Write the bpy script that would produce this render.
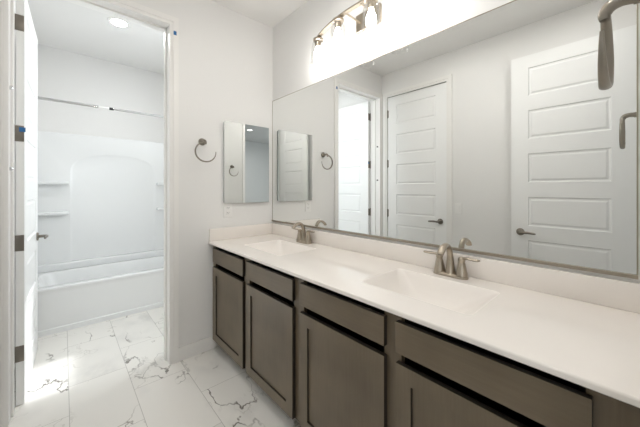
import bpy, bmesh, math, random
from mathutils import Vector, Matrix
random.seed(7)
C = bpy.context.scene.collection
S = bpy.context.scene
PI = math.pi
for o in list(bpy.data.objects):
    bpy.data.objects.remove(o)

# ------------------------------------------------------------------ camera, world, exposure
cam_d = bpy.data.cameras.new('camera')
cam = bpy.data.objects.new('camera', cam_d); C.objects.link(cam)
cam.location = (2.24, -1.435, 1.264)
cam.rotation_euler = (math.radians(90), 0, math.radians(47.9))
cam_d.sensor_width = 36.0
cam_d.lens = 284.0 / 640.0 * 36.0
cam_d.shift_y = -25.2 / 640.0
cam_d.clip_start = 0.01
S.camera = cam

WORLD_POWER = 0.6
w = bpy.data.worlds.new('world'); S.world = w; w.use_nodes = True
bg = w.node_tree.nodes['Background']
bg.inputs['Color'].default_value = (0.75, 0.86, 1.0, 1); bg.inputs['Strength'].default_value = WORLD_POWER

S.view_settings.view_transform = 'Standard'
S.view_settings.look = 'None'
S.view_settings.gamma = 1.0
S.view_settings.use_curve_mapping = False
S.view_settings.exposure = 0.10
cy = S.cycles
cy.use_denoising = True
cy.max_bounces = 16; cy.diffuse_bounces = 8; cy.glossy_bounces = 8; cy.transparent_max_bounces = 16
cy.sample_clamp_indirect = 6.0
cy.caustics_reflective = True

def area(name, loc, rot, sx, sy, power, col):
    d = bpy.data.lights.new(name, 'AREA'); d.shape = 'RECTANGLE'; d.size = sx; d.size_y = sy
    d.energy = power; d.color = col
    o = bpy.data.objects.new(name, d); C.objects.link(o); o.location = loc; o.rotation_euler = rot
    return o
BULB_POWER = 54.0      # emission strength of each vanity bulb
FILL_CAN_POWER = 132.0       # emission strength of the two unseen recessed lamps added as bathroom fill
TUB_POWER = 155.0       # the tub room's recessed lamp
BED_POWER = 900.0       # the adjoining room's recessed lamp
WIN_POWER = 30.0      # daylight through the adjoining room's window

SKY_POWER = 14.0       # daylight through the tub room's window
SUN_POWER = 2.4
# sun and daylight entering the tub room through its own window, out of frame beyond the partition
area('tub_window_daylight', (-0.405, -0.075, 1.65), (math.radians(-90), 0, 0), 0.48, 0.9, SKY_POWER, (0.90, 0.96, 1.0))
sd = bpy.data.lights.new('sun', 'SUN'); sd.energy = SUN_POWER; sd.angle = math.radians(2.5); sd.color = (0.96, 0.98, 1.0)
so_ = bpy.data.objects.new('sun', sd); C.objects.link(so_)
so_.rotation_euler = Vector((0.02, -1.0, -1.005)).to_track_quat('-Z', 'Y').to_euler(); so_.location = (-0.4, 2.0, 4.0)
# daylight entering through the bedroom window behind the camera
area('window_daylight', (3.6, -4.44, 1.5), (math.radians(90), 0, 0), 1.9, 1.5, WIN_POWER, (0.93, 0.97, 1.0))

# ------------------------------------------------------------------ materials
def mat(name, col, rough=0.5, metal=0.0, spec=0.5, bump=0.0, bscale=60.0, coat=0.0):
    m = bpy.data.materials.new(name); m.use_nodes = True
    nt = m.node_tree; p = nt.nodes['Principled BSDF']
    p.inputs['Base Color'].default_value = (*col, 1)
    p.inputs['Roughness'].default_value = rough
    p.inputs['Metallic'].default_value = metal
    p.inputs['Specular IOR Level'].default_value = spec
    p.inputs['Coat Weight'].default_value = coat
    if bump:
        tc = nt.nodes.new('ShaderNodeTexCoord'); n = nt.nodes.new('ShaderNodeTexNoise')
        n.inputs['Scale'].default_value = bscale; n.inputs['Detail'].default_value = 3
        b = nt.nodes.new('ShaderNodeBump'); b.inputs['Strength'].default_value = bump; b.inputs['Distance'].default_value = 0.004
        nt.links.new(tc.outputs['Object'], n.inputs['Vector']); nt.links.new(n.outputs['Fac'], b.inputs['Height'])
        nt.links.new(b.outputs['Normal'], p.inputs['Normal'])
    return m
def emit(name, col, strength):
    m = bpy.data.materials.new(name); m.use_nodes = True; nt = m.node_tree
    nt.nodes.remove(nt.nodes['Principled BSDF'])
    e = nt.nodes.new('ShaderNodeEmission'); e.inputs['Color'].default_value = (*col, 1); e.inputs['Strength'].default_value = strength
    nt.links.new(e.outputs[0], nt.nodes['Material Output'].inputs['Surface'])
    return m

M = {}
M['wall'] = mat('wall_paint', (0.79, 0.785, 0.774), 0.75, bump=0.12, bscale=55)
M['ceiling'] = mat('ceiling_paint', (0.79, 0.782, 0.768), 0.85, bump=0.12, bscale=50)
M['trim'] = mat('trim_white', (0.83, 0.82, 0.80), 0.35)
M['door'] = mat('door_white', (0.87, 0.875, 0.87), 0.38)
M['nickel'] = mat('brushed_nickel', (0.40, 0.35, 0.285), 0.30, 1.0)
M['ring_nickel'] = mat('ring_nickel', (0.27, 0.245, 0.21), 0.34, 1.0)
M['nickel_dark'] = mat('satin_nickel_dark', (0.25, 0.225, 0.195), 0.36, 1.0)
M['chrome'] = mat('chrome', (0.65, 0.65, 0.65), 0.15, 1.0)
M['frame'] = mat('mirror_frame_nickel', (0.36, 0.32, 0.265), 0.3, 1.0)
M['mirror'] = mat('mirror_silver', (0.90, 0.91, 0.90), 0.0, 1.0)
M['cab_edge'] = mat('mirror_edge', (0.55, 0.58, 0.57), 0.15, 0.6)
M['acrylic'] = mat('white_acrylic', (0.84, 0.85, 0.85), 0.18)
M['counter'] = mat('cultured_marble', (0.85, 0.805, 0.76), 0.07)
M['basin'] = mat('cultured_marble_basin', (0.85, 0.805, 0.76), 0.30)
M['plate'] = mat('plastic_white', (0.83, 0.825, 0.81), 0.3)
M['slot'] = mat('slot_dark', (0.05, 0.05, 0.05), 0.6)
M['tape'] = mat('blue_tape', (0.02, 0.13, 0.33), 0.6)
M['rubber'] = mat('black_rubber', (0.03, 0.03, 0.03), 0.6)
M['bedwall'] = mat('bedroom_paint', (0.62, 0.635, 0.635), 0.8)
M['carpet'] = mat('carpet', (0.42, 0.40, 0.37), 0.95, bump=0.5, bscale=300)
M['bulb'] = emit('lamp_bulb_glow', (1.0, 0.97, 0.925), BULB_POWER)
M['can'] = emit('recessed_lamp_glow', (1.0, 0.975, 0.94), FILL_CAN_POWER)
M['can_tub'] = emit('recessed_lamp_glow_tub', (1.0, 1.0, 0.98), TUB_POWER)
M['can_bed'] = emit('recessed_lamp_glow_bedroom', (1.0, 0.98, 0.95), BED_POWER)

def glass_mat():
    m = bpy.data.materials.new('clear_glass'); m.use_nodes = True; nt = m.node_tree
    nt.nodes.remove(nt.nodes['Principled BSDF'])
    t = nt.nodes.new('ShaderNodeBsdfTransparent'); t.inputs['Color'].default_value = (0.97, 0.97, 0.97, 1)
    g = nt.nodes.new('ShaderNodeBsdfGlossy'); g.inputs['Roughness'].default_value = 0.03
    lw = nt.nodes.new('ShaderNodeLayerWeight'); lw.inputs['Blend'].default_value = 0.25
    mx = nt.nodes.new('ShaderNodeMixShader')
    mu = nt.nodes.new('ShaderNodeMath'); mu.operation = 'MULTIPLY'; mu.inputs[1].default_value = 0.3
    nt.links.new(lw.outputs['Fresnel'], mu.inputs[0]); nt.links.new(mu.outputs[0], mx.inputs['Fac']); nt.links.new(t.outputs[0], mx.inputs[1]); nt.links.new(g.outputs[0], mx.inputs[2])
    nt.links.new(mx.outputs[0], nt.nodes['Material Output'].inputs['Surface'])
    return m
M['glass'] = glass_mat()

def wood_mat(name, vertical):
    m = mat(name, (0.1, 0.09, 0.08), 0.31)
    nt = m.node_tree; p = nt.nodes['Principled BSDF']; L = nt.links.new
    tc = nt.nodes.new('ShaderNodeTexCoord'); mp = nt.nodes.new('ShaderNodeMapping')
    mp.inputs['Scale'].default_value = (60, 60, 3.0) if vertical else (3.0, 60, 60)
    n = nt.nodes.new('ShaderNodeTexNoise'); n.inputs['Scale'].default_value = 2.0; n.inputs['Detail'].default_value = 6; n.inputs['Roughness'].default_value = 0.65
    n2 = nt.nodes.new('ShaderNodeTexNoise'); n2.inputs['Scale'].default_value = 4.0; n2.inputs['Detail'].default_value = 2
    mixf = nt.nodes.new('ShaderNodeMath'); mixf.operation = 'MULTIPLY_ADD'; mixf.inputs[1].default_value = 0.3
    r = nt.nodes.new('ShaderNodeValToRGB')
    r.color_ramp.elements[0].position = 0.3; r.color_ramp.elements[0].color = (0.106, 0.080, 0.051, 1)
    r.color_ramp.elements[1].position = 0.8; r.color_ramp.elements[1].color = (0.198, 0.155, 0.104, 1)
    L(tc.outputs['Object'], mp.inputs['Vector']); L(mp.outputs[0], n.inputs['Vector']); L(tc.outputs['Object'], n2.inputs['Vector'])
    half = nt.nodes.new('ShaderNodeMath'); half.operation = 'MULTIPLY'; half.inputs[1].default_value = 0.7
    L(n2.outputs['Fac'], half.inputs[0]); L(n.outputs['Fac'], mixf.inputs[0]); L(half.outputs[0], mixf.inputs[2])
    L(mixf.outputs[0], r.inputs['Fac']); L(r.outputs['Color'], p.inputs['Base Color'])
    return m
M['edge'] = mat('dark_edge_banding', (0.022, 0.017, 0.012), 0.45)  # near-black colour that makes the lines between doors and drawers read dark
M['wood'] = wood_mat('stained_wood_upright', True)
M['wood_h'] = wood_mat('stained_wood_level', False)

def tile_mat():
    m = mat('marble_look_tile', (0.8, 0.8, 0.78), 0.22); nt = m.node_tree; L = nt.links.new
    p = nt.nodes['Principled BSDF']
    N = lambda t: nt.nodes.new(t)
    tc = N('ShaderNodeTexCoord')
    mp = N('ShaderNodeMapping'); mp.inputs['Location'].default_value = (TX, TY, 0)
    L(tc.outputs['Object'], mp.inputs['Vector'])
    br = N('ShaderNodeTexBrick'); br.offset = 0.5; br.offset_frequency = 2; br.squash = 1.0
    br.inputs['Color1'].default_value = (0, 0, 0, 1); br.inputs['Color2'].default_value = (1, 1, 1, 1); br.inputs['Mortar'].default_value = (0.5, 0.5, 0.5, 1)
    br.inputs['Scale'].default_value = 1.0; br.inputs['Mortar Size'].default_value = 0.0016; br.inputs['Mortar Smooth'].default_value = 0.1
    br.inputs['Bias'].default_value = 0.0; br.inputs['Brick Width'].default_value = 0.61; br.inputs['Row Height'].default_value = 0.305
    L(mp.outputs[0], br.inputs['Vector'])
    sc = N('ShaderNodeVectorMath'); sc.operation = 'MULTIPLY'; sc.inputs[1].default_value = (23.0, 41.0, 17.0)
    L(br.outputs['Color'], sc.inputs[0])
    ad = N('ShaderNodeVectorMath'); ad.operation = 'ADD'; L(sc.outputs[0], ad.inputs[0]); L(tc.outputs['Object'], ad.inputs[1])
    def vein(scale, width, mask_scale, lo, hi, off, squeeze):
        mm = N('ShaderNodeMapping'); mm.inputs['Location'].default_value = (off, off * 0.7, 0); mm.inputs['Rotation'].default_value = (0, 0, 0.7)
        mm.inputs['Scale'].default_value = (1.0, squeeze, 1.0)
        L(ad.outputs[0], mm.inputs['Vector'])
        n = N('ShaderNodeTexNoise'); n.inputs['Scale'].default_value = scale; n.inputs['Detail'].default_value = 5; n.inputs['Roughness'].default_value = 0.55; n.inputs['Distortion'].default_value = 0.15
        L(mm.outputs[0], n.inputs['Vector'])
        s = N('ShaderNodeMath'); s.operation = 'SUBTRACT'; s.inputs[1].default_value = 0.5; L(n.outputs['Fac'], s.inputs[0])
        a = N('ShaderNodeMath'); a.operation = 'ABSOLUTE'; L(s.outputs[0], a.inputs[0])
        r = N('ShaderNodeMapRange'); r.interpolation_type = 'SMOOTHSTEP'
        r.inputs['From Min'].default_value = 0.0; r.inputs['From Max'].default_value = width; r.inputs['To Min'].default_value = 1.0; r.inputs['To Max'].default_value = 0.0
        L(a.outputs[0], r.inputs['Value'])
        k = N('ShaderNodeTexNoise'); k.inputs['Scale'].default_value = mask_scale; k.inputs['Detail'].default_value = 2; L(mm.outputs[0], k.inputs['Vector'])
        kr = N('ShaderNodeMapRange'); kr.inputs['From Min'].default_value = lo; kr.inputs['From Max'].default_value = hi; L(k.outputs['Fac'], kr.inputs['Value'])
        mu = N('ShaderNodeMath'); mu.operation = 'MULTIPLY'; L(r.outputs[0], mu.inputs[0]); L(kr.outputs[0], mu.inputs[1])
        return mu
    v1 = vein(1.35, 0.010, 3.0, 0.43, 0.60, 3.1, 1.5)
    v2 = vein(2.0, 0.009, 2.6, 0.46, 0.70, 9.7, 1.3)
    v3 = vein(1.25, 0.07, 2.6, 0.48, 0.85, 3.1, 1.5)
    base = N('ShaderNodeMix'); base.data_type = 'RGBA'; base.inputs['A'].default_value = (0.83, 0.81, 0.77, 1); base.inputs['B'].default_value = (0.66, 0.645, 0.62, 1)
    L(v3.outputs[0], base.inputs['Factor'])
    x2 = N('ShaderNodeMix'); x2.data_type = 'RGBA'; x2.inputs['B'].default_value = (0.36, 0.335, 0.30, 1); L(v2.outputs[0], x2.inputs['Factor']); L(base.outputs['Result'], x2.inputs['A'])
    x1 = N('ShaderNodeMix'); x1.data_type = 'RGBA'; x1.inputs['B'].default_value = (0.17, 0.155, 0.135, 1); L(v1.outputs[0], x1.inputs['Factor']); L(x2.outputs['Result'], x1.inputs['A'])
    g = N('ShaderNodeMix'); g.data_type = 'RGBA'; g.inputs['B'].default_value = (0.52, 0.50, 0.47, 1); L(br.outputs['Fac'], g.inputs['Factor']); L(x1.outputs['Result'], g.inputs['A'])
    L(g.outputs['Result'], p.inputs['Base Color'])
    return m
TX, TY = 0.170, 1.105
M['tile'] = tile_mat()

# ------------------------------------------------------------------ mesh helpers
def add_box(bm, a, b, bevel=0.0, seg=2):
    x0, y0, z0 = (min(a[i], b[i]) for i in range(3)); x1, y1, z1 = (max(a[i], b[i]) for i in range(3))
    v = [bm.verts.new(p) for p in ((x0,y0,z0),(x1,y0,z0),(x1,y1,z0),(x0,y1,z0),(x0,y0,z1),(x1,y0,z1),(x1,y1,z1),(x0,y1,z1))]
    fs = [bm.faces.new([v[i] for i in q]) for q in ((0,3,2,1),(4,5,6,7),(0,1,5,4),(1,2,6,5),(2,3,7,6),(3,0,4,7))]
    if bevel:
        es = list({e for f in fs for e in f.edges})
        bmesh.ops.bevel(bm, geom=es, offset=bevel, segments=seg, profile=0.5, affect='EDGES')
    return v
def frame_axes(d):
    d = d.normalized(); up = Vector((0,0,1)) if abs(d.z) < 0.9 else Vector((1,0,0))
    a = d.cross(up).normalized(); b = a.cross(d).normalized()
    return a, b
def add_loops(bm, loops, cap0=True, cap1=True, closed=True):
    vs = [[bm.verts.new(p) for p in l] for l in loops]
    n = len(vs[0])
    for i in range(len(vs) - 1):
        for j in range(n if closed else n - 1):
            k = (j + 1) % n
            bm.faces.new((vs[i][j], vs[i][k], vs[i+1][k], vs[i+1][j]))
    if cap0: bm.faces.new(vs[0][::-1])
    if cap1: bm.faces.new(vs[-1])
    return vs
def add_tube(bm, pts, radii, n=16, flat=None, ref=None):
    """sweep of an ellipse; radii: scalar, list of r or list of (ra, rb); ref fixes the first ellipse axis"""
    pts = [Vector(p) for p in pts]; m = len(pts)
    loops = []; prev = None
    for i, p in enumerate(pts):
        d = (pts[min(i+1, m-1)] - pts[max(i-1, 0)]).normalized()
        if ref is not None:
            a = Vector(ref); a = (a - d * a.dot(d)).normalized()
        elif prev is None:
            a, _ = frame_axes(d)
        else:
            a = (prev - d * prev.dot(d)).normalized()
        prev = a; b = d.cross(a).normalized()
        r = radii[i] if isinstance(radii, (list, tuple)) else radii
        ra, rb = r if isinstance(r, (list, tuple)) else (r, r)
        loops.append([p + a * (ra * math.cos(2*PI*j/n)) + b * (rb * math.sin(2*PI*j/n)) for j in range(n)])
    add_loops(bm, loops)
def add_lathe(bm, prof, origin=(0,0,0), axis='z', n=28, cap=True):
    o = Vector(origin); loops = []
    for r, h in prof:
        l = []
        for j in range(n):
            c, s = math.cos(2*PI*j/n) * r, math.sin(2*PI*j/n) * r
            p = {'z': (c, s, h), 'x': (h, c, s), 'y': (s, h, c)}[axis]
            l.append(o + Vector(p))
        loops.append(l)
    add_loops(bm, loops, cap, cap)
def rrect(x0, y0, x1, y1, r, z, n=6):
    pts = []
    for cx, cyy, a0 in ((x1-r, y1-r, 0), (x0+r, y1-r, 90), (x0+r, y0+r, 180), (x1-r, y0+r, 270)):
        for k in range(n + 1):
            a = math.radians(a0 + 90 * k / n)
            pts.append(Vector((cx + r*math.cos(a), cyy + r*math.sin(a), z)))
    return pts
def bez(pts, n=24):
    """Catmull-Rom through the points"""
    P = [Vector(p) for p in pts]; P = [P[0]*2 - P[1]] + P + [P[-1]*2 - P[-2]]
    out = []
    seg = len(P) - 3
    for i in range(seg):
        p0, p1, p2, p3 = P[i:i+4]
        k = max(2, n // seg)
        for j in range(k):
            t = j / k
            out.append(0.5*((2*p1) + (-p0+p2)*t + (2*p0-5*p1+4*p2-p3)*t*t + (-p0+3*p1-3*p2+p3)*t**3))
    out.append(P[-2]); return out
def lerp_list(vals, m):
    out = []
    for i in range(m):
        t = i / (m - 1) * (len(vals) - 1); k = min(int(t), len(vals) - 2); f = t - k
        a, b = vals[k], vals[k+1]
        out.append(tuple(a[q]*(1-f) + b[q]*f for q in range(len(a))) if isinstance(a, tuple) else a*(1-f) + b*f)
    return out
def obj(name, bm, m, parent=None, smooth=False, fix=True):
    if fix: bmesh.ops.recalc_face_normals(bm, faces=bm.faces)
    me = bpy.data.meshes.new(name); bm.to_mesh(me); bm.free()
    if smooth:
        for p in me.polygons: p.use_smooth = True
        try: me.set_sharp_from_angle(angle=math.radians(38))
        except Exception: pass
    me.materials.append(m)
    o = bpy.data.objects.new(name, me); C.objects.link(o)
    if parent is not None: o.parent = parent
    return o
def tag(o, label, cat=None, group=None, kind=None):
    if label: o['label'] = label
    if cat: o['category'] = cat
    if group: o['group'] = group
    if kind: o['kind'] = kind
    return o
def thing(name, label, cat, loc=(0,0,0), rz=0.0, group=None):
    o = bpy.data.objects.new(name, None); C.objects.link(o); o.location = loc; o.rotation_euler = (0,0,rz)
    o.empty_display_size = 0.05
    return tag(o, label, cat, group)
def struct(name, bm, m, label, cat, smooth=False):
    return tag(obj(name, bm, m, None, smooth), label, cat, None, 'structure')
def dup(root, loc, rz=0.0, label=None, group=None):
    r = root.copy(); C.objects.link(r); r.location = loc; r.rotation_euler = (0,0,rz)
    if label: r['label'] = label
    if group: r['group'] = group
    for ch in list(root.children):
        c = ch.copy(); C.objects.link(c); c.parent = r
        for g in ch.children:
            d = g.copy(); C.objects.link(d); d.parent = c
    return r
def B(*boxes, bevel=0.0):
    bm = bmesh.new()
    for a, b in boxes: add_box(bm, a, b, bevel)
    return bm

# ------------------------------------------------------------------ dimensions
W = 1.70           # bathroom depth (mirror wall y=0, opposite wall y=-W)
XN = 2.273         # near wall, with the entry doorway the camera stands in
H = 2.745          # ceiling
WT = 0.14          # partition thickness
DO0, DO1 = -1.651, -0.871   # tub-room doorway, clear opening in y
DH = 2.44
TBX = -1.86        # back of tub alcove
# ------------------------------------------------------------------ room shell
bm = bmesh.new(); add_box(bm, (TBX - 0.1, -W - 0.1, -0.08), (XN + 0.06, 0.1, 0)); struct('floor', bm, M['tile'], 'white marble-look tile floor with grey veins', 'floor')
bm = bmesh.new(); add_box(bm, (XN + 0.06, -4.6, -0.08), (6.1, 1.2, 0)); struct('floor_bedroom', bm, M['carpet'], 'beige carpet floor in the room beyond the entry doorway', 'floor')
bm = bmesh.new(); add_box(bm, (TBX - 0.1, -W - 0.1, H), (XN + 0.06, 0.1, H + 0.08)); struct('ceiling', bm, M['ceiling'], 'plain white ceiling over bathroom and tub room', 'ceiling')
bm = bmesh.new(); add_box(bm, (XN + 0.06, -4.6, H), (6.1, 1.2, H + 0.08)); struct('ceiling_bedroom', bm, M['bedwall'], 'grey shaded ceiling of the room seen in the small mirror', 'ceiling')
struct('wall_back', B(((-WT, 0, 0), (XN + 0.12, 0.1, H))), M['wall'], 'white wall carrying the wide mirror and the vanity light', 'wall')
struct('wall_left', B(((-WT, DO1 + 0.02, 0), (0, 0, H)), ((-WT, -W, 0), (0, DO0 - 0.02, H)), ((-WT, DO0 - 0.02, DH + 0.02), (0, DO1 + 0.02, H))), M['wall'],
       'white end wall with the doorway, towel ring and small mirror', 'wall')
CD0, CD1 = 0.088, 0.862     # closed door clear opening in x
struct('wall_front', B(((TBX - 0.1, -W - 0.12, 0), (CD0 - 0.02, -W, H)), ((CD1 + 0.02, -W - 0.12, 0), (XN + 0.12, -W, H)), ((CD0 - 0.02, -W - 0.12, DH + 0.02), (CD1 + 0.02, -W, H)),
                       ((CD0 - 0.1, -W - 0.2, 0), (CD1 + 0.1, -W - 0.12, DH + 0.1))), M['wall'],
       'white wall with the closed door, seen in the wide mirror', 'wall')
EO0, EO1 = -1.655, -0.875
struct('wall_right', B(((XN, EO1 + 0.02, 0), (XN + 0.12, 1.1, H)), ((XN, -4.5, 0), (XN + 0.12, EO0 - 0.02, H)), ((XN, EO0 - 0.02, DH + 0.02), (XN + 0.12, EO1 + 0.02, H))), M['wall'],
       'white wall with the entry doorway and the near towel ring', 'wall')
struct('wall_tub_back', B(((TBX - 0.1, -W, 0), (TBX, -0.18, H))), M['wall'], 'white wall behind the tub, above the shower surround', 'wall')
struct('wall_tub_side', B(((TBX - 0.1, -0.19, 0), (-0.66, -0.09, H)), ((-0.66, -0.19, 0), (-WT, -0.09, 1.2)), ((-0.66, -0.19, 2.1), (-WT, -0.09, H)), ((-0.15, -0.19, 1.2), (-WT, -0.09, 2.1))), M['wall'], 'white side wall of the tub room, hidden by the partition', 'wall')
struct('window_2', B(((-0.66, -0.15, 1.2), (-0.63, -0.11, 2.1)), ((-0.18, -0.15, 1.2), (-0.15, -0.11, 2.1)), ((-0.66, -0.15, 1.2), (-0.15, -0.11, 1.23)), ((-0.66, -0.15, 2.07), (-0.15, -0.11, 2.1))),
       M['trim'], 'white framed tub room window, hidden by the partition', 'window')
# bedroom behind the camera, seen only through mirrors
struct('wall_bedroom_far', B(((6.0, -4.6, 0), (6.1, 1.2, H))), M['bedwall'], 'grey far wall of the room reflected in the small mirror', 'wall')
struct('wall_bedroom_end', B(((XN + 0.12, 1.1, 0), (6.0, 1.2, H))), M['bedwall'], 'grey end wall of the room beyond the entry', 'wall')
struct('wall_bedroom_window', B(((XN, -4.6, 0), (2.6, -4.5, H)), ((4.6, -4.6, 0), (6.0, -4.5, H)), ((2.6, -4.6, 0), (4.6, -4.5, 0.7)), ((2.6, -4.6, 2.3), (4.6, -4.5, H))), M['bedwall'],
       'grey wall with the window of the room beyond the entry', 'wall')
struct('window_1', B(((2.6, -4.58, 0.7), (2.65, -4.52, 2.3)), ((4.55, -4.58, 0.7), (4.6, -4.52, 2.3)), ((2.6, -4.58, 0.7), (4.6, -4.52, 0.75)), ((2.6, -4.58, 2.25), (4.6, -4.52, 2.3)), ((3.58, -4.57, 0.7), (3.62, -4.53, 2.3))),
       M['trim'], 'white framed window in the room beyond the entry', 'window')

# ------------------------------------------------------------------ trim
def casing_profile(bm, y0, y1, zt, xface, sgn, cw=0.058):
    room = W + y0 - 0.001    # the casing is cut where it meets the side wall
    """door casing on a wall of constant x; sgn = side it stands proud of"""
    for (u0, u1, t) in ((0.0, 0.022, 0.012), (0.022, cw, 0.018)):
        x1 = xface + sgn * t
        if u0 < room: add_box(bm, (xface, y0 - min(u1, room), 0), (x1, y0 - u0, zt + u1))
        add_box(bm, (xface, y1 + u0, 0), (x1, y1 + u1, zt + u1))
        add_box(bm, (xface, y0 - u0, zt + u0), (x1, y1 + u0, zt + u1))
bm = bmesh.new(); casing_profile(bm, DO0, DO1, DH, 0.0, 1)
casing_profile(bm, DO0, DO1, DH, -WT, -1)
struct('trim_1', bm, M['trim'], 'white casing around the tub room doorway', 'door casing')
bm = B(((-WT, DO0 - 0.02, 0), (0, DO0, DH)), ((-WT, DO1, 0), (0, DO1 + 0.02, DH)), ((-WT, DO0 - 0.02, DH), (0, DO1 + 0.02, DH + 0.02)))
for a, b in (((-0.10, DO1 - 0.012, 0), (-0.062, DO1, DH)), ((-0.10, DO0, 0), (-0.062, DO0 + 0.012, DH)), ((-0.10, DO0, DH - 0.012), (-0.062, DO1, DH))):
    add_box(bm, a, b, 0.002)
jamb = struct('trim_2', bm, M['trim'], 'white jamb lining the tub room doorway', 'door jamb')
for z in (1.81, 1.37):
    bm = bmesh.new(); add_lathe(bm, [(0.004, 0.0), (0.011, 0.0), (0.011, 0.010), (0.006, 0.014)], (-0.028, DO0, z), 'y', 14)
    obj('door_bumper', bm, M['chrome'], jamb, True)
bm = bmesh.new()
for (u0, u1, t) in ((0.0, 0.022, 0.012), (0.022, 0.058, 0.018)):
    y1 = -W + t
    add_box(bm, (CD0 - u1, -W, 0), (CD0 - u0, y1, DH + u1)); add_box(bm, (CD1 + u0, -W, 0), (CD1 + u1, y1, DH + u1))
    add_box(bm, (CD0 - u0, -W, DH + u0), (CD1 + u0, y1, DH + u1))
for a, b in (((CD0 - 0.02, -W - 0.12, 0), (CD0, -W, DH)), ((CD1, -W - 0.12, 0), (CD1 + 0.02, -W, DH)), ((CD0 - 0.02, -W - 0.12, DH), (CD1 + 0.02, -W, DH + 0.02))):
    add_box(bm, a, b)
struct('trim_3', bm, M['trim'], 'white casing around the closed door in the mirror', 'door casing')
bm = bmesh.new(); casing_profile(bm, EO0 + 0.002, EO1, DH, XN, -1, 0.046)
for a, b in (((XN, EO0 - 0.02, 0), (XN + 0.12, EO0, DH)), ((XN, EO1, 0), (XN + 0.12, EO1 + 0.02, DH)), ((XN, EO0 - 0.02, DH), (XN + 0.12, EO1 + 0.02, DH + 0.02))):
    add_box(bm, a, b)
struct('trim_4', bm, M['trim'], 'white casing around the entry doorway', 'door casing')
def baseboard(name, a, b, label):
    bm = bmesh.new(); add_box(bm, a, b, 0.003); struct(name, bm, M['trim'], label, 'baseboard')
baseboard('baseboard_left', (0, DO1 + 0.058, 0), (0.014, -0.535, 0.10), 'white baseboard between the tub room casing and the vanity')
baseboard('baseboard_front', (CD1 + 0.058, -W, 0), (XN, -W + 0.014, 0.10), 'white baseboard below the light switch')
baseboard('baseboard_tub', (-1.10, -W, 0), (-WT - 0.018, -W + 0.014, 0.10), 'white baseboard behind the open tub room door')

# ------------------------------------------------------------------ doors
def panel_face(bm, w_, h_, y, rects, sgn, steps):
    """one face of a door (x 0..w_, z 0..h_) at depth y, facing sgn; rects = panels; steps = [(inset, depth)...]"""
    xs0, xs1 = rects[0][0], rects[0][2]
    zs = [0.0] + [v for r in rects for v in (r[1], r[3])] + [h_]
    def q(x0, z0, x1, z1):
        bm.faces.new([bm.verts.new(p) for p in ((x0, y, z0), (x1, y, z0), (x1, y, z1), (x0, y, z1))])
    for i in range(len(zs) - 1):
        q(0, zs[i], xs0, zs[i+1]); q(xs1, zs[i], w_, zs[i+1])
        if i % 2 == 0: q(xs0, zs[i], xs1, zs[i+1])
    for (x0, z0, x1, z1) in rects:
        loops = [[(x0, y, z0), (x1, y, z0), (x1, y, z1), (x0, y, z1)]]
        for ins, dep in steps:
            yy = y - sgn * dep
            loops.append([(x0+ins, yy, z0+ins), (x1-ins, yy, z0+ins), (x1-ins, yy, z1-ins), (x0+ins, yy, z1-ins)])
        add_loops(bm, [[Vector(p) for p in l] for l in loops], False, True)
def paneled(w_, h_, t, rects, steps, both=True):
    bm = bmesh.new()
    panel_face(bm, w_, h_, -t/2, rects, -1, steps)
    if both: panel_face(bm, w_, h_, t/2, rects, 1, steps)
    else: bm.faces.new([bm.verts.new(p) for p in ((0, t/2, 0), (w_, t/2, 0), (w_, t/2, h_), (0, t/2, h_))])
    for q in (((0,0),(w_,0)), ((w_,0),(w_,h_)), ((w_,h_),(0,h_)), ((0,h_),(0,0))):
        (x0, z0), (x1, z1) = q
        bm.faces.new([bm.verts.new(p) for p in ((x0,-t/2,z0), (x1,-t/2,z1), (x1,t/2,z1), (x0,t/2,z0))])
    bmesh.ops.remove_doubles(bm, verts=bm.verts, dist=0.0004)
    return bm
DW, DT = 0.762, 0.035
six = [(0.125, z0, DW - 0.125, z1) for z0, z1 in ((0.175, 0.425), (0.550, 0.800), (0.926, 1.180), (1.308, 1.560), (1.690, 1.940), (2.068, 2.312))]
SIX_STEPS = [(0.006, 0.008), (0.016, 0.009), (0.030, 0.003)]
def lever(parent, x, z, yface, sgn, dirx):
    """lever handle on a door: rosette, neck, lever (local door coordinates)"""
    bm = bmesh.new()
    add_lathe(bm, [(0.030, 0), (0.032, sgn*0.004), (0.031, sgn*0.009), (0.020, sgn*0.013)], (x, yface, z), 'y', 24)
    r = obj('door_handle', bm, M['nickel_dark'], parent, True)
    bm = bmesh.new()
    p = bez([(x, yface + sgn*0.010, z), (x, yface + sgn*0.040, z), (x + dirx*0.012, yface + sgn*0.056, z), (x + dirx*0.055, yface + sgn*0.058, z + 0.002), (x + dirx*0.105, yface + sgn*0.052, z - 0.002), (x + dirx*0.120, yface + sgn*0.050, z - 0.003)], 30)
    add_tube(bm, p, lerp_list([(0.011, 0.011), (0.011, 0.011), (0.011, 0.010), (0.0105, 0.007), (0.009, 0.006), (0.004, 0.003)], len(p)), 14, ref=(0,0,1))
    obj('lever', bm, M['nickel_dark'], r, True)
def hinge_plate(parent, x0, y0, x1, y1, z, kx, ky):
    bm = bmesh.new(); add_box(bm, (x0, y0, z - 0.046), (x1, y1, z + 0.046), 0.0008)
    add_lathe(bm, [(0.003, -0.052), (0.0065, -0.050), (0.0065, 0.050), (0.003, 0.052)], (kx, ky, z), 'z', 12)
    obj('hinge', bm, M['nickel_dark'], parent, True)
HZ = (0.304, 0.946, 1.582, 2.224)
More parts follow.
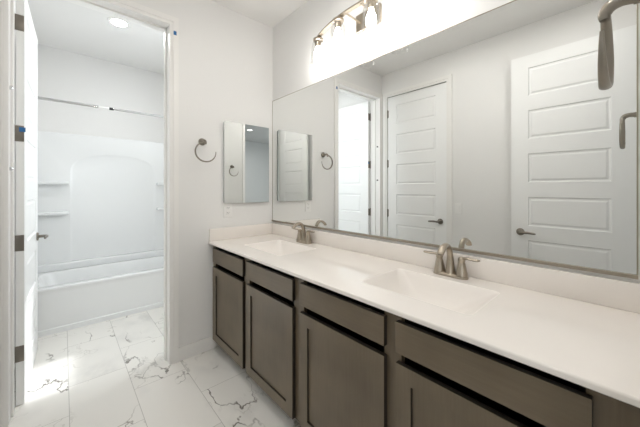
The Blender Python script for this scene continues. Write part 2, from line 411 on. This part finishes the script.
# open tub-room door: local x runs from the hinge edge to the latch edge
def door(name, label, loc, rz):
    o = obj(name, paneled(DW, 2.43 - 0.008, DT, six, SIX_STEPS), M['door']); o.location = loc; o.rotation_euler = (0,0,rz)
    return tag(o, label, 'door', None, 'structure')
d1 = door('door_1', 'white six-panel door standing open into the tub room', (-0.150, -1.6215, 0.008), PI - math.radians(1.4))
lever(d1, DW - 0.07, 0.885, -DT/2, -1, -1)
for z in HZ: hinge_plate(d1, -0.0025, -DT/2 + 0.001, 0.0, DT/2 + 0.008, z - 0.008, -0.004, DT/2 + 0.010)
# closed door on the opposite wall: local x=0 at the latch, hinges at the corner side
d2 = door('door_2', 'white six-panel closed door reflected in the wide mirror', (CD1 - 0.006, -W - 0.006 - DT/2, 0.008), PI)
lever(d2, 0.07, 0.885, -DT/2, -1, 1)
for z in HZ: hinge_plate(d2, DW - 0.012, -DT/2 - 0.0015, DW + 0.004, -DT/2 + 0.0005, z - 0.008, DW + 0.002, -DT/2 - 0.005)
# entry door, open flat towards the opposite wall
d3 = door('door_3', 'white six-panel open entry door with dark lever, reflected beside the near towel ring', (2.252, -1.600 - DT/2, 0.008), PI)
lever(d3, DW - 0.07, 0.87, -DT/2, -1, -1)

# ------------------------------------------------------------------ vanity cabinets
CT, CU = 0.848, 0.829       # counter top / underside
FY = -0.553                 # face frame front
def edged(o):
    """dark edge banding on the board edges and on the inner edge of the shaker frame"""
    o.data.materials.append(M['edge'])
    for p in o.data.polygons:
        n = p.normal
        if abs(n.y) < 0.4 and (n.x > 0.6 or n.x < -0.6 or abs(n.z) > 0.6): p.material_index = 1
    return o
def cabinet(x0, x1, opens, label, filler=0.0):
    t = thing('vanity_cabinet', label, 'cabinet', (x0, 0, 0), 0, 'dark vanity cabinets under the long counter')
    L = x1 - x0
    bm = bmesh.new()
    add_box(bm, (0, FY + 0.02, 0.085), (0.016, -0.004, CU - 0.001)); add_box(bm, (L - 0.016, FY + 0.02, 0.085), (L, -0.004, CU - 0.001))
    add_box(bm, (0.016, FY + 0.02, 0.085), (L - 0.016, -0.004, 0.101)); add_box(bm, (0.016, -0.012, 0.101), (L - 0.016, -0.004, CU - 0.001))
    obj('carcass', bm, M['edge'], t)
    # face frame: stiles and rails around each opening
    bm = bmesh.new()
    edges = [0.0] + [v for a, b in opens for v in (a - x0 + 0.012, b - x0 - 0.012)] + [L]
    for i in range(0, len(edges), 2):
        add_box(bm, (edges[i], FY, 0.085), (edges[i+1], FY + 0.02, CU - 0.001))
    for i in range(1, len(edges) - 1, 2):
        add_box(bm, (edges[i], FY, 0.085), (edges[i+1], FY + 0.02, 0.112))
        for z0, z1 in ((0.657, 0.687), (0.806, CU - 0.001)):     # drawer rails stand well back from the face
            add_box(bm, (edges[i], FY + 0.045, z0), (edges[i+1], FY + 0.065, z1))
    obj('face_frame', bm, M['wood'], t)
    obj('toe_kick', B(((0, -0.485, 0), (L, -0.470, 0.085))), M['wood_h'], t)
    for a, b in opens:
        wd = b - a
        bm = bmesh.new(); add_box(bm, (a - x0, FY - 0.020, 0.690), (b - x0, FY - 0.0005, 0.799), 0.002)
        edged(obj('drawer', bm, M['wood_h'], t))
        h_ = 0.655 - 0.090
        bm = paneled(wd, h_, 0.0195, [(0.058, 0.058, wd - 0.058, h_ - 0.058)], [(0.002, 0.009)], False)
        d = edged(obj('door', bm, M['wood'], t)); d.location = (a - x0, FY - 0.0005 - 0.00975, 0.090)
    return t
cabinet(0.0, 1.103, [(0.040, 0.537), (0.582, 1.077)], 'dark brown two-door vanity cabinet nearest the tub room doorway, under the farther faucet')
cabinet(1.103, XN - 0.001, [(1.136, 1.632), (1.680, 2.178)], 'dark brown two-door vanity cabinet under the nearer sink, with the wide end stile')

# ------------------------------------------------------------------ countertop
ct = thing('vanity_countertop', 'long glossy off-white vanity countertop with two integral rectangular sinks', 'countertop', (0, 0, 0))
CF = -0.592
sinks = [(0.307, -0.452, 0.777, -0.137), (1.415, -0.452, 1.885, -0.137)]
bm = bmesh.new()
X0, X1, Y1 = 0.0005, XN - 0.0005, -0.0005
def loop_edges(pts):
    vs = [bm.verts.new(p) for p in pts]
    return [bm.edges.new((vs[i], vs[(i+1) % len(vs)])) for i in range(len(vs))]
prof = [(CF + 0.006, CT)] + [(CF + 0.006 - 0.006*math.sin(a), CT - 0.006 + 0.006*math.cos(a)) for a in (0.4, 0.8, 1.2, PI/2)] + [(CF, CU + 0.003), (CF + 0.003, CU)]
for z, yf in ((CT, CF + 0.006), (CU, CF + 0.003)):
    es = loop_edges([Vector(p) for p in ((X0, yf, z), (X1, yf, z), (X1, Y1, z), (X0, Y1, z))])
    for q in sinks: es += loop_edges(rrect(*q, 0.022, z))
    bmesh.ops.triangle_fill(bm, edges=es, use_beauty=True, use_dissolve=False)
for q in sinks: add_loops(bm, [rrect(*q, 0.022, CT), rrect(*q, 0.022, CU)], False, False)
add_loops(bm, [[Vector((X0, y, z)) for y, z in prof], [Vector((X1, y, z)) for y, z in prof]], False, False, closed=False)
for x in (X0, X1): bm.faces.new([bm.verts.new((x, y, z)) for y, z in prof + [(Y1, CU), (Y1, CT)]])
bm.faces.new([bm.verts.new(p) for p in ((X0, Y1, CU), (X1, Y1, CU), (X1, Y1, CT), (X0, Y1, CT))])
bmesh.ops.remove_doubles(bm, verts=bm.verts, dist=0.0002)
obj('slab', bm, M['counter'], ct, True)
obj('backsplash', B(((0.0005, -0.019, CT), (XN - 0.0005, -0.0005, CT + 0.098)), bevel=0.003), M['counter'], ct, True)
obj('side_splash', B(((0.0005, CF + 0.004, CT), (0.019, -0.019, CT + 0.098)), bevel=0.003), M['counter'], ct, True)
for s in sinks:
    bm = bmesh.new()
    x0, y0, x1, y1 = s
    cx, cyy = (x0 + x1)/2, (y0 + y1)/2
    loops = []
    for ins, dz, r in ((0.0, 0, 0.022), (0.0015, -0.0005, 0.023), (0.0035, -0.002, 0.026), (0.007, -0.007, 0.030), (0.018, -0.026, 0.042), (0.034, -0.050, 0.052), (0.056, -0.074, 0.055), (0.082, -0.092, 0.05), (0.108, -0.101, 0.03)):
        loops.append(rrect(x0+ins*1.5, y0+ins, x1-ins*1.5, y1-ins, r, CT + dz))
    n = len(loops[0])
    cc = [Vector((cx + 0.024*math.cos(math.atan2(p.y-cyy, p.x-cx)), cyy + 0.024*math.sin(math.atan2(p.y-cyy, p.x-cx)), CT - 0.106)) for p in loops[-1]]
    loops.append(cc)
    add_loops(bm, loops, False, False)
    for f in bm.faces: f.normal_update()
    b = obj('sink_basin', bm, M['basin'], ct, True)
    bm = bmesh.new(); add_lathe(bm, [(0.026, -0.107), (0.027, -0.1045), (0.022, -0.1035), (0.020, -0.106), (0.014, -0.103), (0.004, -0.101)], (cx, cyy, CT), 'z', 24)
    obj('drain', bm, M['nickel'], b, True)

# ------------------------------------------------------------------ faucets (front towards -y)
def make_faucet(loc, label):
    t = thing('faucet', label, 'faucet', loc, 0, 'brushed nickel faucets behind the sinks')
    bm = bmesh.new()
    L = []
    for ins, z in ((0, 0), (0, 0.004), (0.002, 0.009), (0.006, 0.013), (0.012, 0.016)):
        L.append(rrect(-0.080 + ins, -0.028 + ins, 0.080 - ins, 0.028 - ins, 0.0275 - ins, z, 8))
    add_loops(bm, L); obj('base_plate', bm, M['nickel'], t, True)
    bm = bmesh.new()
    p = bez([(0, 0, 0.010), (0, 0.000, 0.05), (0, -0.003, 0.095), (0, -0.016, 0.132), (0, -0.042, 0.150), (0, -0.072, 0.146), (0, -0.096, 0.129), (0, -0.106, 0.117)], 42)
    add_tube(bm, p, lerp_list([(0.0245, 0.0245), (0.0185, 0.0185), (0.0145, 0.0145), (0.0130, 0.0125), (0.0138, 0.0105), (0.0160, 0.0095), (0.0172, 0.0092), (0.0155, 0.008)], len(p)), 20, ref=(1,0,0))
    obj('spout', bm, M['nickel'], t, True)
    for s in (-1, 1):
        bm = bmesh.new()
        add_lathe(bm, [(0.0265, 0.012), (0.026, 0.018), (0.0215, 0.038), (0.0170, 0.062), (0.0150, 0.073), (0.0140, 0.0745), (0.0152, 0.077), (0.0162, 0.086), (0.0148, 0.093), (0.009, 0.098), (0.001, 0.099)], (s*0.052, 0, 0), 'z', 24)
        h = obj('handle', bm, M['nickel'], t, True)
        bm = bmesh.new()
        q = bez([(s*0.052, 0.0, 0.090), (s*0.074, -0.002, 0.095), (s*0.100, -0.004, 0.094), (s*0.124, -0.006, 0.095), (s*0.132, -0.006, 0.096)], 24)
        add_tube(bm, q, lerp_list([(0.011, 0.008), (0.0100, 0.0068), (0.0115, 0.0060), (0.0105, 0.0055), (0.004, 0.003)], len(q)), 14, ref=(0,1,0))
        obj('lever', bm, M['nickel'], h, True)
    return t
fa = make_faucet((1.652, -0.066, CT), 'brushed nickel two-handle faucet at the nearer sink')
dup(fa, (0.541, -0.066, CT), 0, 'brushed nickel two-handle faucet at the farther sink, by the small mirror')

# ------------------------------------------------------------------ big mirror
mr = thing('wall_mirror', 'wide wall mirror in a slim nickel frame above the vanity backsplash', 'mirror', (0, 0, 0))
MX0, MX1, MZ0, MZ1, FW, FE = 0.003, 2.249, 0.960, 2.067, 0.013, 0.004
bm = B(((MX0, -0.014, MZ0), (MX1, -0.001, MZ0 + FW)), ((MX0, -0.0075, MZ1 - FE), (MX1, -0.001, MZ1)), ((MX0, -0.0075, MZ0 + FW), (MX0 + FE, -0.001, MZ1 - FE)), ((MX1 - FE, -0.0075, MZ0 + FW), (MX1, -0.001, MZ1 - FE)), bevel=0.0008)
obj('frame', bm, M['frame'], mr)
obj('mirror_glass', B(((MX0 + FE*0.5, -0.006, MZ0 + FW*0.5), (MX1 - FE*0.5, -0.002, MZ1 - FE*0.5))), M['mirror'], mr)

# ------------------------------------------------------------------ mirrored cabinet on the end wall
mc = thing('medicine_cabinet', 'small frameless mirrored cabinet on the end wall above the outlet', 'medicine cabinet', (0, 0, 0))
obj('cabinet_body', B(((0.0, -0.468, 1.148), (0.020, -0.060, 1.800))), M['cab_edge'], mc)
bm = bmesh.new()
for a, b in (((0.0205, -0.472, 1.142), (0.026, -0.057, 1.808)),):
    add_box(bm, a, b)
obj('mirror_door', bm, M['mirror'], mc)

# ------------------------------------------------------------------ towel rings
def make_ring(loc, rz, label):
    """local: wall at x=0, facing +x"""
    t = thing('towel_ring', label, 'towel ring', loc, rz, 'open nickel towel rings')
    bm = bmesh.new()
    add_lathe(bm, [(0.026, 0.0), (0.028, 0.004), (0.027, 0.010), (0.020, 0.014), (0.0135, 0.020), (0.0125, 0.034)], (0, 0, 0), 'x', 28)
    p = bez([(0.028, 0, 0), (0.048, 0, 0.002), (0.064, 0, -0.002), (0.072, 0, -0.014), (0.072, 0, -0.026)], 24)
    add_tube(bm, p, lerp_list([(0.0115, 0.0115), (0.0105, 0.0105), (0.0115, 0.0115), (0.0115, 0.0105), (0.008, 0.008)], len(p)), 16)
    obj('mount', bm, M['ring_nickel'], t, True)
    bm = bmesh.new(); R_ = 0.0735; cz = -0.010 - R_
    pts = []
    sgn = 1 if rz == 0 else 1
    for k in range(61):
        a = math.radians(92 + (365 - 92) * k / 60)
        pts.append((0.072, 0.004 + sgn * 1.04 * R_ * math.cos(a), cz + R_ * math.sin(a)))
    add_tube(bm, pts, lerp_list([(0.0075, 0.0065), (0.009, 0.0055), (0.0105, 0.0055), (0.0105, 0.0055), (0.009, 0.0055), (0.0065, 0.0045), (0.003, 0.0025)], 61), 16, ref=(1,0,0))
    obj('ring', bm, M['ring_nickel'], t, True)
    return t
tr = make_ring((0, -0.641, 1.622), 0, 'open nickel towel ring on the end wall beside the small mirrored cabinet')
dup(tr, (XN, -0.641, 1.622), PI, 'open nickel towel ring seen edge-on at the top corner, in front of the wide mirror')

# ------------------------------------------------------------------ outlet and switch
ou = thing('power_outlet', 'white double power outlet under the small mirrored cabinet', 'outlet', (0, -0.433, 1.083))
obj('cover_plate', B(((0.0, -0.036, -0.058), (0.006, 0.036, 0.058)), bevel=0.002), M['plate'], ou)
for z in (-0.02, 0.02):
    bm = bmesh.new(); add_box(bm, (0.005, -0.016, z - 0.014), (0.008, 0.016, z + 0.014), 0.001)
    r = obj('receptacle', bm, M['plate'], ou)
    obj('slots', B(((0.0075, -0.009, z - 0.003), (0.0082, -0.0065, z + 0.008)), ((0.0075, 0.0065, z - 0.003), (0.0082, 0.009, z + 0.008)), ((0.0075, -0.002, z - 0.010), (0.0082, 0.002, z - 0.006))), M['slot'], r)
sw = thing('light_switch', 'white rocker light switch beside the closed door in the mirror', 'switch', (0.985, -W, 1.05))
obj('cover_plate', B(((-0.036, 0.0, -0.058), (0.036, 0.006, 0.058)), bevel=0.002), M['plate'], sw)
obj('rocker', B(((-0.016, 0.005, -0.033), (0.016, 0.009, 0.033)), bevel=0.0015), M['plate'], sw)

# ------------------------------------------------------------------ vanity light
vl = thing('vanity_light', 'four-lamp nickel vanity light with clear glass shades above the wide mirror', 'wall lamp', (1.118, 0, 0))
obj('backplate', B(((-0.095, -0.022, 2.270), (0.095, 0.0, 2.384)), bevel=0.003), M['nickel'], vl)
BZ = 2.338
def bar_y(x): return -0.158 + 0.085 * (x / 0.43) ** 2
bm = bmesh.new()
loops = []
for k in range(41):
    x = -0.43 + 0.86 * k / 40; y = bar_y(x); dx, dy = 1.0, 2 * 0.085 * x / 0.43 ** 2
    l_ = math.hypot(dx, dy); nx, ny = -dy / l_, dx / l_
    hw, ht = 0.013, 0.005
    loops.append([Vector((x + nx*a, y + ny*a, BZ + b)) for a, b in ((-hw, -ht), (hw, -ht), (hw, ht), (-hw, ht))])
add_loops(bm, loops); obj('bar', bm, M['nickel'], vl)
for sx in (-0.06, 0.06):
    bm = bmesh.new(); add_tube(bm, [(sx, -0.02, BZ - 0.010), (sx, bar_y(sx), BZ - 0.004)], 0.006, 12); obj('arm', bm, M['nickel'], vl, True)
for sx in (-0.388, -0.130, 0.130, 0.388):
    y = bar_y(sx)
    bm = bmesh.new(); add_lathe(bm, [(0.010, BZ), (0.026, BZ - 0.006), (0.036, BZ - 0.012), (0.037, BZ - 0.025), (0.033, BZ - 0.028), (0.021, BZ - 0.030), (0.021, BZ - 0.066), (0.014, BZ - 0.069)], (sx, y, 0), 'z', 24)
    so = obj('socket', bm, M['nickel'], vl, True)
    bm = bmesh.new(); add_lathe(bm, [(0.030, BZ - 0.028), (0.038, BZ - 0.033), (0.044, BZ - 0.048), (0.050, BZ - 0.120), (0.056, BZ - 0.205), (0.0535, BZ - 0.205), (0.0475, BZ - 0.120), (0.0415, BZ - 0.050), (0.035, BZ - 0.037), (0.028, BZ - 0.031)], (sx, y, 0), 'z', 32, cap=False)
    obj('glass_shade', bm, M['glass'], vl, True)
    bm = bmesh.new(); add_lathe(bm, [(0.013, BZ - 0.069), (0.016, BZ - 0.083), (0.026, BZ - 0.106), (0.030, BZ - 0.131), (0.027, BZ - 0.151), (0.016, BZ - 0.165), (0.002, BZ - 0.169)], (sx, y, 0), 'z', 24)
    obj('bulb', bm, M['bulb'], so, True)

# ------------------------------------------------------------------ recessed ceiling lamps
def make_can(loc, label, m):
    t = thing('recessed_light', label, 'ceiling light', loc, 0, 'round recessed ceiling lights')
    bm = bmesh.new(); add_lathe(bm, [(0.057, -0.004), (0.059, -0.009), (0.080, -0.008), (0.085, -0.003), (0.085, 0.0), (0.057, 0.0)], (0,0,0), 'z', 40, cap=False)
    obj('trim_ring', bm, M['trim'], t, True)
    bm = bmesh.new(); add_lathe(bm, [(0.058, -0.0005), (0.058, -0.005), (0.05, -0.006)], (0,0,0), 'z', 40); obj('lens', bm, m, t, True)
    return t
make_can((-0.84, -1.068, H), 'round recessed ceiling light over the tub room', M['can_tub'])
make_can((4.35, -2.085, H), 'round recessed ceiling light reflected in the small mirror', M['can_bed'])
make_can((1.05, -1.05, H), 'round recessed ceiling light above the vanity aisle, farther from the entry', M['can'])  # this pair is unseen, added to brighten the counter and cabinets
make_can((1.90, -1.05, H), 'round recessed ceiling light above the vanity aisle, nearer the entry', M['can'])

# ------------------------------------------------------------------ bathtub and surround
TX0, TX1, TY0, TY1, TZ = TBX + 0.022, -1.13, -W + 0.002, -0.192, 0.405
tb = thing('bathtub', 'white alcove bathtub with a plain apron', 'bathtub', (0, 0, 0))
bm = bmesh.new()
# apron: bottom skirt, recessed field, rim
prof = [(TX1 - 0.006, 0.0), (TX1 - 0.006, 0.045), (TX1 - 0.014, 0.052), (TX1 - 0.010, 0.34), (TX1 - 0.004, 0.372), (TX1 + 0.004, 0.384), (TX1 + 0.006, 0.395), (TX1 + 0.002, 0.403), (TX1 - 0.006, TZ)]
add_loops(bm, [[Vector((x, TY0, z)) for x, z in prof], [Vector((x, TY1, z)) for x, z in prof]], False, False, closed=False)
obj('apron', bm, M['acrylic'], tb, True)
bm = bmesh.new()
loops = [[Vector(p) for p in rrect(TX0, TY0, TX1 - 0.006, TY1, 0.004, TZ, 6)]]
for ix, iy, r, z in ((0.075, 0.08, 0.10, TZ), (0.083, 0.088, 0.10, TZ - 0.004), (0.088, 0.094, 0.10, TZ - 0.014), (0.11, 0.15, 0.11, 0.22), (0.13, 0.20, 0.12, 0.10), (0.17, 0.26, 0.10, 0.075)):
    loops.append(rrect(TX0 + ix, TY0 + iy, TX1 - 0.006 - ix, TY1 - iy, r, z, 6))
add_loops(bm, loops, False, True)
obj('basin', bm, M['acrylic'], tb, True)
sr = thing('shower_surround', 'white moulded shower surround with an arched panel above the tub', 'shower surround', (0, 0, 0))
# back panel with arched recess
SX = TBX + 0.030; ST = 1.845; SB = TZ + 0.001
a0, a1, zs, zt = -1.385, -0.565, 1.44, 1.655
arch = [(a0, 0.47), (a1, 0.47)]
NA = 28
for k in range(NA + 1):
    th = PI * k / NA
    c, s = math.cos(th), math.sin(th)
    e = 0.84
    arch.append(((a0+a1)/2 + (a1-a0)/2 * math.copysign(abs(c) ** e, c), zs + (zt - zs) * abs(s) ** e))
def inset(pts, d):
    cyy = (a0 + a1) / 2; cz = 1.05
    return [(cyy + (y - cyy) * (1 - d / 0.41), cz + (z - cz) * (1 - d / 0.55) if z > 0.48 else z) for y, z in pts]
bm = bmesh.new()
es = []
def le(pts):
    vs = [bm.verts.new((SX, y, z)) for y, z in pts]
    return [bm.edges.new((vs[i], vs[(i+1) % len(vs)])) for i in range(len(vs))]
es = le([(TY0, SB), (TY1, SB), (TY1, ST), (TY0, ST)]) + le(arch)
bmesh.ops.triangle_fill(bm, edges=es, use_beauty=True)
add_loops(bm, [[Vector((SX, y, z)) for y, z in arch], [Vector((SX - 0.004, y, z)) for y, z in inset(arch, 0.009)], [Vector((SX - 0.016, y, z)) for y, z in inset(arch, 0.030)]], False, True)
add_loops(bm, [[Vector(p) for p in l] for l in ([(SX, TY0, ST), (SX - 0.008, TY0, ST + 0.006), (TBX, TY0, ST + 0.006)], [(SX, TY1, ST), (SX - 0.008, TY1, ST + 0.006), (TBX, TY1, ST + 0.006)])], False, False, closed=False)
bmesh.ops.remove_doubles(bm, verts=bm.verts, dist=0.0003)
obj('back_panel', bm, M['acrylic'], sr, True)
# ledge along the back of the tub deck
bm = bmesh.new(); add_box(bm, (SX - 0.026, TY0, SB), (SX + 0.055, TY1, 0.480), 0.012, 3); obj('ledge', bm, M['acrylic'], sr, True)
for y0, y1 in ((TY0, TY0 + 0.018), (TY1 - 0.018, TY1)):
    bm = bmesh.new(); add_box(bm, (SX, y0, SB), (TX1 - 0.02, y1, ST), 0.006); obj('side_panel', bm, M['acrylic'], sr, True)
for y0, y1, o_ in ((TY0 + 0.018, a0 - 0.005, 1), (a1 + 0.005, TY1 - 0.018, -1)):
    for z in (1.02, 1.335):
        bm = bmesh.new(); add_box(bm, (SX - 0.002, y0, z - 0.035), (SX + 0.085, y1, z), 0.012, 3)
        obj('shelf', bm, M['acrylic'], sr, True)
cr = thing('shower_rod', 'thin chrome adjustable shower curtain rod above the tub', 'curtain rod', (0, 0, 0))
RX, RZ = -1.165, 2.035
bm = bmesh.new(); add_tube(bm, [(RX, -W + 0.014, RZ), (RX, -1.19, RZ)], 0.0125, 16); obj('outer_tube', bm, M['chrome'], cr, True)
bm = bmesh.new(); add_tube(bm, [(RX, -1.20, RZ), (RX, -0.204, RZ)], 0.0105, 16); obj('inner_tube', bm, M['chrome'], cr, True)
bm = bmesh.new(); add_tube(bm, [(RX, -1.105, RZ), (RX, -1.072, RZ)], 0.0128, 16); obj('collar', bm, M['rubber'], cr, True)
bm = bmesh.new(); add_tube(bm, [(RX, -1.19, RZ), (RX, -1.108, RZ)], 0.0118, 16); obj('sleeve', bm, M['plate'], cr, True)
for y in (-W, -0.19):
    bm = bmesh.new(); s = 1 if y < -1 else -1
    add_lathe(bm, [(0.026, 0), (0.026, s*0.006), (0.016, s*0.014)], (RX, y, RZ), 'y', 20); obj('end_flange', bm, M['chrome'], cr, True)

# ------------------------------------------------------------------ bits of painter's tape
tag(obj('painters_tape', B(((0.0182, DO1 + 0.024, 2.370), (0.0192, DO1 + 0.044, 2.398))), M['tape']), 'scrap of blue tape on the doorway casing near its top corner', 'tape')
bm = bmesh.new(); add_box(bm, (0, -0.013, -0.013), (0.0012, 0.013, 0.013))
tp = tag(obj('painters_tape', bm, M['tape']), 'scrap of blue tape stuck on a hinge of the open tub room door', 'tape'); tp.location = (-0.1455, -1.612, 1.605)
